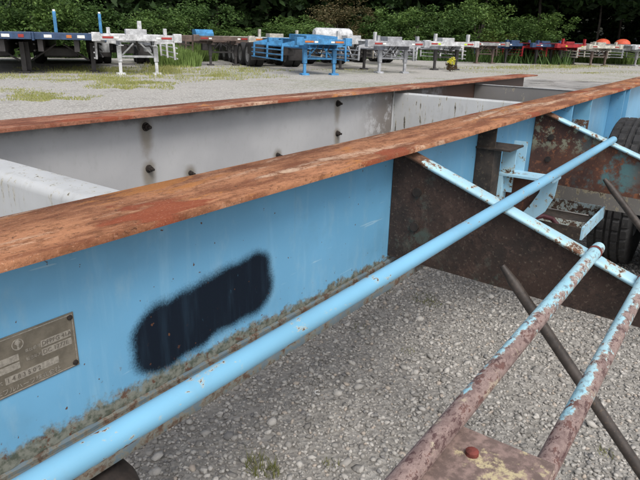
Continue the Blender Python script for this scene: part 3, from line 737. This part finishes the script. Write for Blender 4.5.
# small yellow flowering weed with a brown base beside the dark leg
q = gp(451, 71.5)
r = root('flowering_weed', q, 0, 'small yellow flowering clump with brown stems beside a dark trailer leg', 'plant')
fl = foliage(26, 12, (.20, .20, .13), .035, 1, 77, .06); fl[:, :, 2] += .42
link('flowers', tri_mesh('flowers', fl), leaf_mat('yellow_petal', (.62, .58, .03), (.80, .78, .15)), r)
st = foliage(40, 14, (.24, .24, .16), .04, 1, 78, .07); st[:, :, 2] += .17
link('stems', tri_mesh('stems', st), leaf_mat('brown_stem', (.05, .03, .015), (.14, .09, .04)), r)

# ------------------------------------------------------------------ the near trailer
NT = root('container_chassis', (2.5, 1.3, 0), 0, 'blue container chassis frame with rusty flanges filling the foreground', 'trailer')
OFF = Vector((-2.5, -1.3, 0))
def part(name, me, mat, parent=NT, label=None):
    """meshes are modelled in yard coordinates; children of the root carry the offset"""
    o = link(name, me, mat, parent, OFF if parent == NT else (0, 0, 0))
    if label: o['label'] = label
    return o
X0, X1 = -1.2, 8.2
def flange(x0, x1, y0, y1, z0, z1, seed, segs=70, amp=.0012):
    """long plate with slightly wavy, pitted edges"""
    bb = B(); g = random.Random(seed); rows = []
    for i in range(segs + 1):
        x = x0 + (x1 - x0) * i / segs
        a = g.uniform(-amp, amp); c = g.uniform(-amp, amp); dz = .0012 * math.sin(x * 2.1 + seed)
        e = .0015
        rows.append([bb.bm.verts.new(p) for p in ((x, y0 + a, z0 + dz), (x, y0 + a, z1 - e + dz), (x, y0 + a + e, z1 + dz), (x, y1 + c - e, z1 + dz), (x, y1 + c, z1 - e + dz), (x, y1 + c, z0 + dz))])
    for A, C in zip(rows, rows[1:]):
        for k in range(6): bb.bm.faces.new((A[k], A[(k + 1) % 6], C[(k + 1) % 6], C[k]))
    bb.bm.faces.new(rows[0][::-1]); bb.bm.faces.new(rows[-1])
    return bb.mesh(smooth=True, angle=60)
ZT = 1.03
# near beam: web is the part, flanges are its sub-parts
near = part('main_beam', B().box(X0, X1, .784, .794, .6705, 1.0165).mesh(), M['web'], label='near blue beam with a sprayed black patch and rusty top')
nf = part('top_flange', flange(X0, X1, .695, .888, 1.0185, ZT, 1), M['top'], near)
part('bottom_flange', flange(X0, X1, .700, .888, .650, .6685, 2, 90, .002), M['low'], near)
# weld bead along the foot of the web
bb = B(); g = random.Random(5); pts = []; rr = []
x = X0
while x < 6: pts.append((x, .7815, .672)); rr.append(.0045 + g.uniform(0, .003)); x += .014
bb.tube(pts, rr, 6); part('weld_bead', bb.mesh(smooth=True), M['low'], near)
# far beam
FAR0 = len(bpy.data.objects)
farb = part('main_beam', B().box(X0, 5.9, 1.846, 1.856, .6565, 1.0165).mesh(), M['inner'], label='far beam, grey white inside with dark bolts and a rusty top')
part('top_flange', flange(X0, 6.05, 1.762, 1.948, 1.0185, ZT, 3), M['top_far'], farb)
part('bottom_flange', flange(X0, 5.9, 1.762, 1.948, .640, .6545, 4), M['low'], farb)
for o in (farb,): o.rotation_euler = (0, .0045, 0)
def bolt(x, y, z, r, mat, parent, axis=-1, h=.016):
    bb = B()
    bb.lathe([(0, r * 1.35), (axis * .004, r * 1.3), (axis * .0045, r * 1.05)], (x, y, z), 'y', 18)
    bb.prism([(x + r * math.cos(k * math.pi / 3 + .3), z + r * math.sin(k * math.pi / 3 + .3)) for k in range(6)], 'y', y + axis * .003, y + axis * h)
    bb.tube([(x, y + axis * h, z), (x, y + axis * (h + .014), z)], r * .5, 10)
    return part('bolt', bb.mesh(), mat, parent)
for bx, bz, br in ((1.41, .970, .0125), (1.411, .808, .0115), (2.70, .971, .013), (2.706, .806, .012), (1.62, .757, .008), (2.187, .755, .009)):
    bolt(bx, 1.846, bz, br, M['boltdark'], farb)

# cross members between the beams (bent channels with rounded shoulders)
def channel(x0, x1, y0, y1, zt, zb, mat, r=.022, label=None):
    P = [(x0, zb)]
    for k in range(6): a = math.pi - k * math.pi / 10; P.append((x0 + r + r * math.cos(a), zt - r + r * math.sin(a)))
    for k in range(6): a = math.pi / 2 - k * math.pi / 10; P.append((x1 - r + r * math.cos(a), zt - r + r * math.sin(a)))
    P += [(x1, zb), (x1 - .006, zb), (x1 - .006, zt - r), (x1 - r, zt - .006), (x0 + r, zt - .006), (x0 + .006, zt - r), (x0 + .006, zb)]
    bb = B(); bb.prism(P, 'y', y0, y1)
    return part('cross_member', bb.mesh(smooth=True, angle=40), mat, label=label)
channel(.665, .775, .797, 1.843, .968, .69, M['member'], label='white rounded cross member nearest the camera')
channel(3.33, 3.40, .797, 1.843, .982, .69, M['member'], .008)
channel(4.66, 4.73, .797, 1.843, .972, .69, M['member_dark'], .005)
part('edge_strip', B().box(4.655, 4.668, .80, 1.842, .9725, .977).mesh(), M['member'])
part('welded_seam', B().tube([(3.322, 1.842, .70), (3.322, 1.842, 1.012)], .006, 6).mesh(), M['member'])

# outriggers: tapered rusted plate with a sloping blue flange
def outrigger(xc, mat, lab):
    ys, zs, sl = .782, 1.0, .365
    yo = -.18
    top = lambda y: 1.016 - (ys - y) * sl
    P = [(ys, .692), (ys, top(ys) - .002), (yo, top(yo)), (yo, .668), (.69, .690)]
    o = part('outrigger', B().prism(P, 'x', xc - .005, xc + .005).mesh(), mat, label=lab)
    bb = B(); rows = []
    n = 26
    for i in range(n + 1):
        y = .742 + (yo - .02 - .742) * i / n; z = top(y) + .001
        w = .026
        rows.append([bb.bm.verts.new(p) for p in ((xc - w + .004, y, z - .004), (xc - w, y, z + .001), (xc - w, y, z + .005), (xc - w + .005, y, z + .0095), (xc - w + .012, y, z + .011), (xc + w - .012, y, z + .011), (xc + w - .005, y, z + .0095), (xc + w, y, z + .005), (xc + w - .004, y, z - .004))])
    for A, C in zip(rows, rows[1:]):
        for k in range(9): bb.bm.faces.new((A[k], A[(k + 1) % 9], C[(k + 1) % 9], C[k]))
    bb.bm.faces.new(rows[0]); bb.bm.faces.new(rows[-1][::-1])
    part('outrigger_flange', bb.mesh(smooth=True, angle=50), M['oflange'], o)
    # small plug in the plate and two bolts near the web
    for (y, z, rr, mt) in ((.30, .705, .006, M['brass_lite']), (.70, .90, .013, M['boltdark']), (.70, .80, .013, M['boltdark'])):
        bb = B().tube([(xc - .005, y, z), (xc - .013, y, z)], rr, 12); part('bolt', bb.mesh(), mt, o)
    return o
outrigger(1.44, M['plate'], 'near outrigger plate, dark brown rust')
outrigger(2.75, M['plate2'], 'farther outrigger plate with flaking paint')
for (x0, x1) in ((1.30, 1.405), ):
    pass

# blue rail lying over both outriggers
part('side_rail', B().tube([(-.9, .4443, .918), (0, .4443, .918), (.9, .4443, .918), (1.8, .4443, .9185), (2.60, .4443, .919), (2.735, .4443, .919)], .0143, 28).mesh(smooth=True), M['pipe'], label='long sky blue pipe resting on the outriggers')
# two ladder pipes with the rusty tie plate
def ladder(y, z, x1, lab):
    o = part('ladder_rail', B().tube([(-.6, y, z), (.4, y, z), (1.0, y, z + .0015), (x1 - .012, y, z), (x1, y, z)], [.0147, .0147, .0147, .0147, .0135], 26).mesh(smooth=True), M['ladder'], label=lab)
    part('weld_collar', B().tube([(x1 - .052, y, z), (x1 - .040, y, z)], .0162, 24).mesh(smooth=True), M['boltred'], o)
    return o
ladder(.226, .8366, 1.47, 'inner ladder pipe, blue at its far end and brown near the camera')
ladder(.1128, .7953, 1.47, 'outer ladder pipe, blue flaking to brown')
tp = part('tie_plate', B().box(-.3, .64, .100, .226, .8125, .8185, .001).mesh(), M['tie'], label='rusty plate between the ladder pipes')
bb = B(); c0 = Vector((.594, .188, .8267))
bb.lathe([(0, .0), (0, .0085), (.005, .0082), (.0075, .005), (.008, .0)], (c0.x, c0.y, c0.z - .008), 'z', 12)
part('rivet', bb.mesh(smooth=True), M['boltred'], tp)

# slanting stay rods under the outriggers
def rod(x, y0, z0, y1, z1, r):
    d = (Vector((x, y1, z1)) - Vector((x, y0, z0))).normalized()
    a = Vector((x, y0, z0)); return part('stay_rod', B().tube([a, a + d * .03, a + d * .05, Vector((x, y1, z1))], [r * .55, r * .8, r, r], 16).mesh(smooth=True), M['rod'])
rod(1.385, .425, .765, -.22, .06, .0135)
rod(2.70, .445, .755, -.22, .06, .0145)

# bracket post, hooked bracket and tray between the outriggers
br = part('bracket_post', B().box(2.06, 2.066, .715, .782, .67, 1.010, 0).box(2.0665, 2.14, .715, .721, .67, .93).mesh(), M['bracketdark'], label='black rusted bracket on the web')
part('bracket_cap', B().box(2.05, 2.20, .655, .782, .932, .938).mesh(), M['bracketdark'], br)
part('bracket_strip', B().box(2.17, 2.176, .67, .722, .76, .930).mesh(), M['bracket'], br)
part('bracket_strip', B().box(2.24, 2.246, .655, .705, .80, .945).mesh(), M['bracket'], br)
arm = part('hook_arm', B().box(2.14, 2.24, .515, .735, .826, .834).box(2.14, 2.20, .70, .735, .66, .825).mesh(), M['bracket'], label='pale blue hooked bracket arm')
P = [(.515, .825), (.56, .825), (.575, .77), (.60, .72), (.64, .66), (.585, .66), (.545, .70), (.520, .76)]
part('hook_leg', B().prism(P[::-1], 'x', 2.20, 2.208).mesh(), M['bracket'], arm)
part('hook_plate', B().box(2.215, 2.223, .58, .735, .66, .82).mesh(), M['plate2'], arm)
tr = part('tray_wall', B().box(2.82, 2.828, .455, .72, .555, .605).mesh(), M['tray'], label='speckled far wall of the open tray')
TRAY = part('tray', B().box(2.42, 2.828, .440, .448, .552, .605).mesh(), M['bracket'], label='open steel tray hanging below the web')
for nm, bx, mt in (('tray_wall', (2.42, 2.428, .449, .78, .552, .600), M['bracketdark']), ('tray_floor', (2.60, 2.818, .449, .78, .545, .5515), M['bracketdark']), ('tray_wall', (2.56, 2.566, .449, .78, .553, .585), M['tray'])):  # floor takes the dark bracket colour to imitate shade inside the open tray
    part(nm, B().box(*bx).mesh(), mt, TRAY)
tr.parent = TRAY; tr.location = (0, 0, 0)
# red hose end curled on the tray
part('hose', B().tube([(2.28, .66, .60), (2.34, .64, .62), (2.40, .60, .628), (2.44, .57, .612), (2.43, .54, .59)], .010, 10).mesh(smooth=True), simple('dark_maroon_hose', (.05, .010, .014), .6))
# cross channel under the second outrigger
part('cross_channel', B().box(2.93, 2.94, -.10, .80, .565, .650).box(2.941, 3.00, -.10, .80, .641, .650).box(2.941, 3.00, -.10, .80, .565, .573).mesh(), M['channel'])
# ribs on the far part of the web
for x in (3.05, 3.45, 4.42, 4.60):
    part('web_rib', B().box(x, x + .012, .700, .783, .657, 1.016).mesh(), M['web'] if x != 3.45 else M['pipe'])
part('web_rib', B().box(3.16, 3.26, .768, .783, .66, 1.012).mesh(), M['web'])
# lamp hanging under the lower flange, only its dark edge shows
part('lamp_housing', B().lathe([(-.055, .0), (-.053, .02), (-.04, .040), (-.01, .052), (.03, .055), (.05, .05), (.055, 0)], (.425, .725, .582), 'y', 24).mesh(smooth=True), M['boltdark'])

q = gp(318, 396)
tag(link('plastic_curl', B().tube([(q.x + .012 * math.cos(t / 3), q.y + .012 * math.sin(t / 3), .016 + .001 * (t % 3)) for t in range(2, 14)], .0018, 6).mesh(smooth=True), WHT), 'small white curl of plastic lying on the gravel beyond the blue pipe', 'litter')

# tyres behind the second outrigger
def tyre(cx, cy, cz, ro, w):
    bb = B(); n = 216; prof = []
    hw = w / 2
    prof = [(-hw * .80, ro * .60), (-hw, ro * .72), (-hw * 1.02, ro * .84), (-hw * .93, ro * .955)]
    tread = [-.86, -.78, -.60, -.57, -.50, -.47, -.30, -.20, -.17, -.10, -.07, .07, .10, .17, .20, .30, .47, .50, .57, .60, .78, .86]
    m_ = []
    rows = []
    for k in range(n):
        t = 2 * math.pi * k / n; rr = []
        for (o_, r_) in prof: rr.append((o_, r_))
        for u in tread:
            rad = ro * (1 - .022 * abs(u) ** 3)
            groove = any(abs(abs(u) - gg) < .02 for gg in (.585, .485)) or abs(abs(u) - .185) < .02 or abs(abs(u) - .085) < .02
            if abs(abs(u) - .535) < .04 or abs(abs(u) - .135) < .04: rad -= .013
            elif (k + (2 if abs(u) > .5 else 0)) % 6 == 0: rad -= .011 if abs(u) > .15 else .004
            rr.append((u * hw, rad))
        for (o_, r_) in reversed(prof): rr.append((-o_, r_))
        rows.append([bb.bm.verts.new((cx + r_ * math.cos(t), cy + o_, cz + r_ * math.sin(t))) for o_, r_ in rr])
    for k in range(n):
        A, C = rows[k], rows[(k + 1) % n]
        for j in range(len(A) - 1): bb.bm.faces.new((A[j], A[j + 1], C[j + 1], C[j]))
    t_ = part('wheel', bb.mesh(smooth=True, angle=30), M['rubber'])
    part('rim', B().lathe([(-hw * .8, ro * .6), (-hw * .6, ro * .5), (-.02, ro * .42), (.0, ro * .12), (.02, ro * .42), (hw * .6, ro * .5), (hw * .8, ro * .6)], (cx, cy, cz), 'y', 36).mesh(smooth=True), M['rim'], t_)
tyre(3.95, .52, .445, .445, .235); tyre(3.95, .23, .445, .445, .235)
part('axle', B().tube([(3.95, .10, .445), (3.95, 2.5, .445)], .06, 12).mesh(smooth=True), M['rod'])
tyre(3.95, 2.13, .445, .445, .235); tyre(3.95, 2.42, .445, .445, .235)
part('suspension_beam', B().box(3.4, 5.2, .72, .86, .50, .637).box(3.4, 5.2, 1.80, 1.94, .50, .637).mesh(), M['rod'])

# nameplate riveted to the web
np_ = part('nameplate', B().box(.150, .437, .7815, .7838, .797, .890, .0006).mesh(), M['brass'], label='brown metal maker plate with stamped values')
def bar(x0, x1, z0, z1, t=.0008): return B().box(x0, x1, .7815 - t, .7813, z0, z1)
fr = B()
for a in ((.153, .434, .8865, .8878), (.153, .434, .7992, .8005), (.153, .1543, .8007, .8863), (.4327, .434, .8007, .8863)): fr.box(a[0], a[1], .7806, .7813, a[2], a[3])
part('raised_border', fr.mesh(), M['brass_lite'], np_)
for (x0, x1, z0, z1) in ((.380, .4285, .8525, .8635), (.380, .4285, .8385, .8495), (.322, .404, .8165, .8280), (.240, .346, .8475, .8580), (.240, .346, .8345, .8450)):
    part('stamped_field', bar(x0, x1, z0, z1, .0004).mesh(), M['brass_lite'], np_)
for x, z in ((.430, .883), (.430, .804), (.157, .883), (.157, .804)):
    part('rivet', B().lathe([(0, .0045), (-.002, .004), (-.003, 0)], (x, .781, z), 'y', 12).mesh(smooth=True), M['boltdark'], np_)
part('logo_ring', B().lathe([(0, .0088), (-.0008, .0088), (-.0008, .0073), (0, .0073)], (.347, .7813, .8725), 'y', 28).mesh(), M['brass_lite'], np_)
part('logo_mark', B().prism([(.3455, .8655), (.3485, .8655), (.3485, .872), (.352, .875), (.3485, .8795), (.3455, .8795), (.342, .875), (.3455, .872)], 'y', .7805, .7812).mesh(), M['brass_lite'], np_)
def text(s_, x, z, size, mat):
    cu = bpy.data.curves.new('lettering', 'FONT'); cu.body = s_; cu.size = size; cu.extrude = .0002; cu.align_x = 'LEFT'; cu.resolution_u = 2
    o = bpy.data.objects.new('tmp', cu); COL.objects.link(o); bpy.context.view_layer.update()
    me = bpy.data.meshes.new_from_object(o.evaluated_get(bpy.context.evaluated_depsgraph_get())); bpy.data.objects.remove(o)
    for v in me.vertices: v.co = Vector((x + v.co.x, .7806 - v.co.z, z + v.co.y))
    o = part('lettering', me, mat, np_); o['kind'] = 'stuff'
DK = simple('dark_stamped_ink', (.13, .115, .095), .6)
text('DFPFG 41A', .3815, .8550, .0098, DK); text('DC 1777E', .3815, .8410, .0098, DK); text('1 4 8 3 5 0 2', .324, .8190, .0100, DK)
text('HTF 20', .262, .8500, .0095, DK); text('1996 7', .262, .8370, .0095, DK)
text('車台番号', .355, .8555, .0062, M['brass_lite']); text('製造年月', .355, .8415, .0062, M['brass_lite']); text('型式', .305, .8200, .0065, M['brass_lite'])
text('日本フルハーフ株式会社', .2950, .8030, .0100, M['brass_lite'])
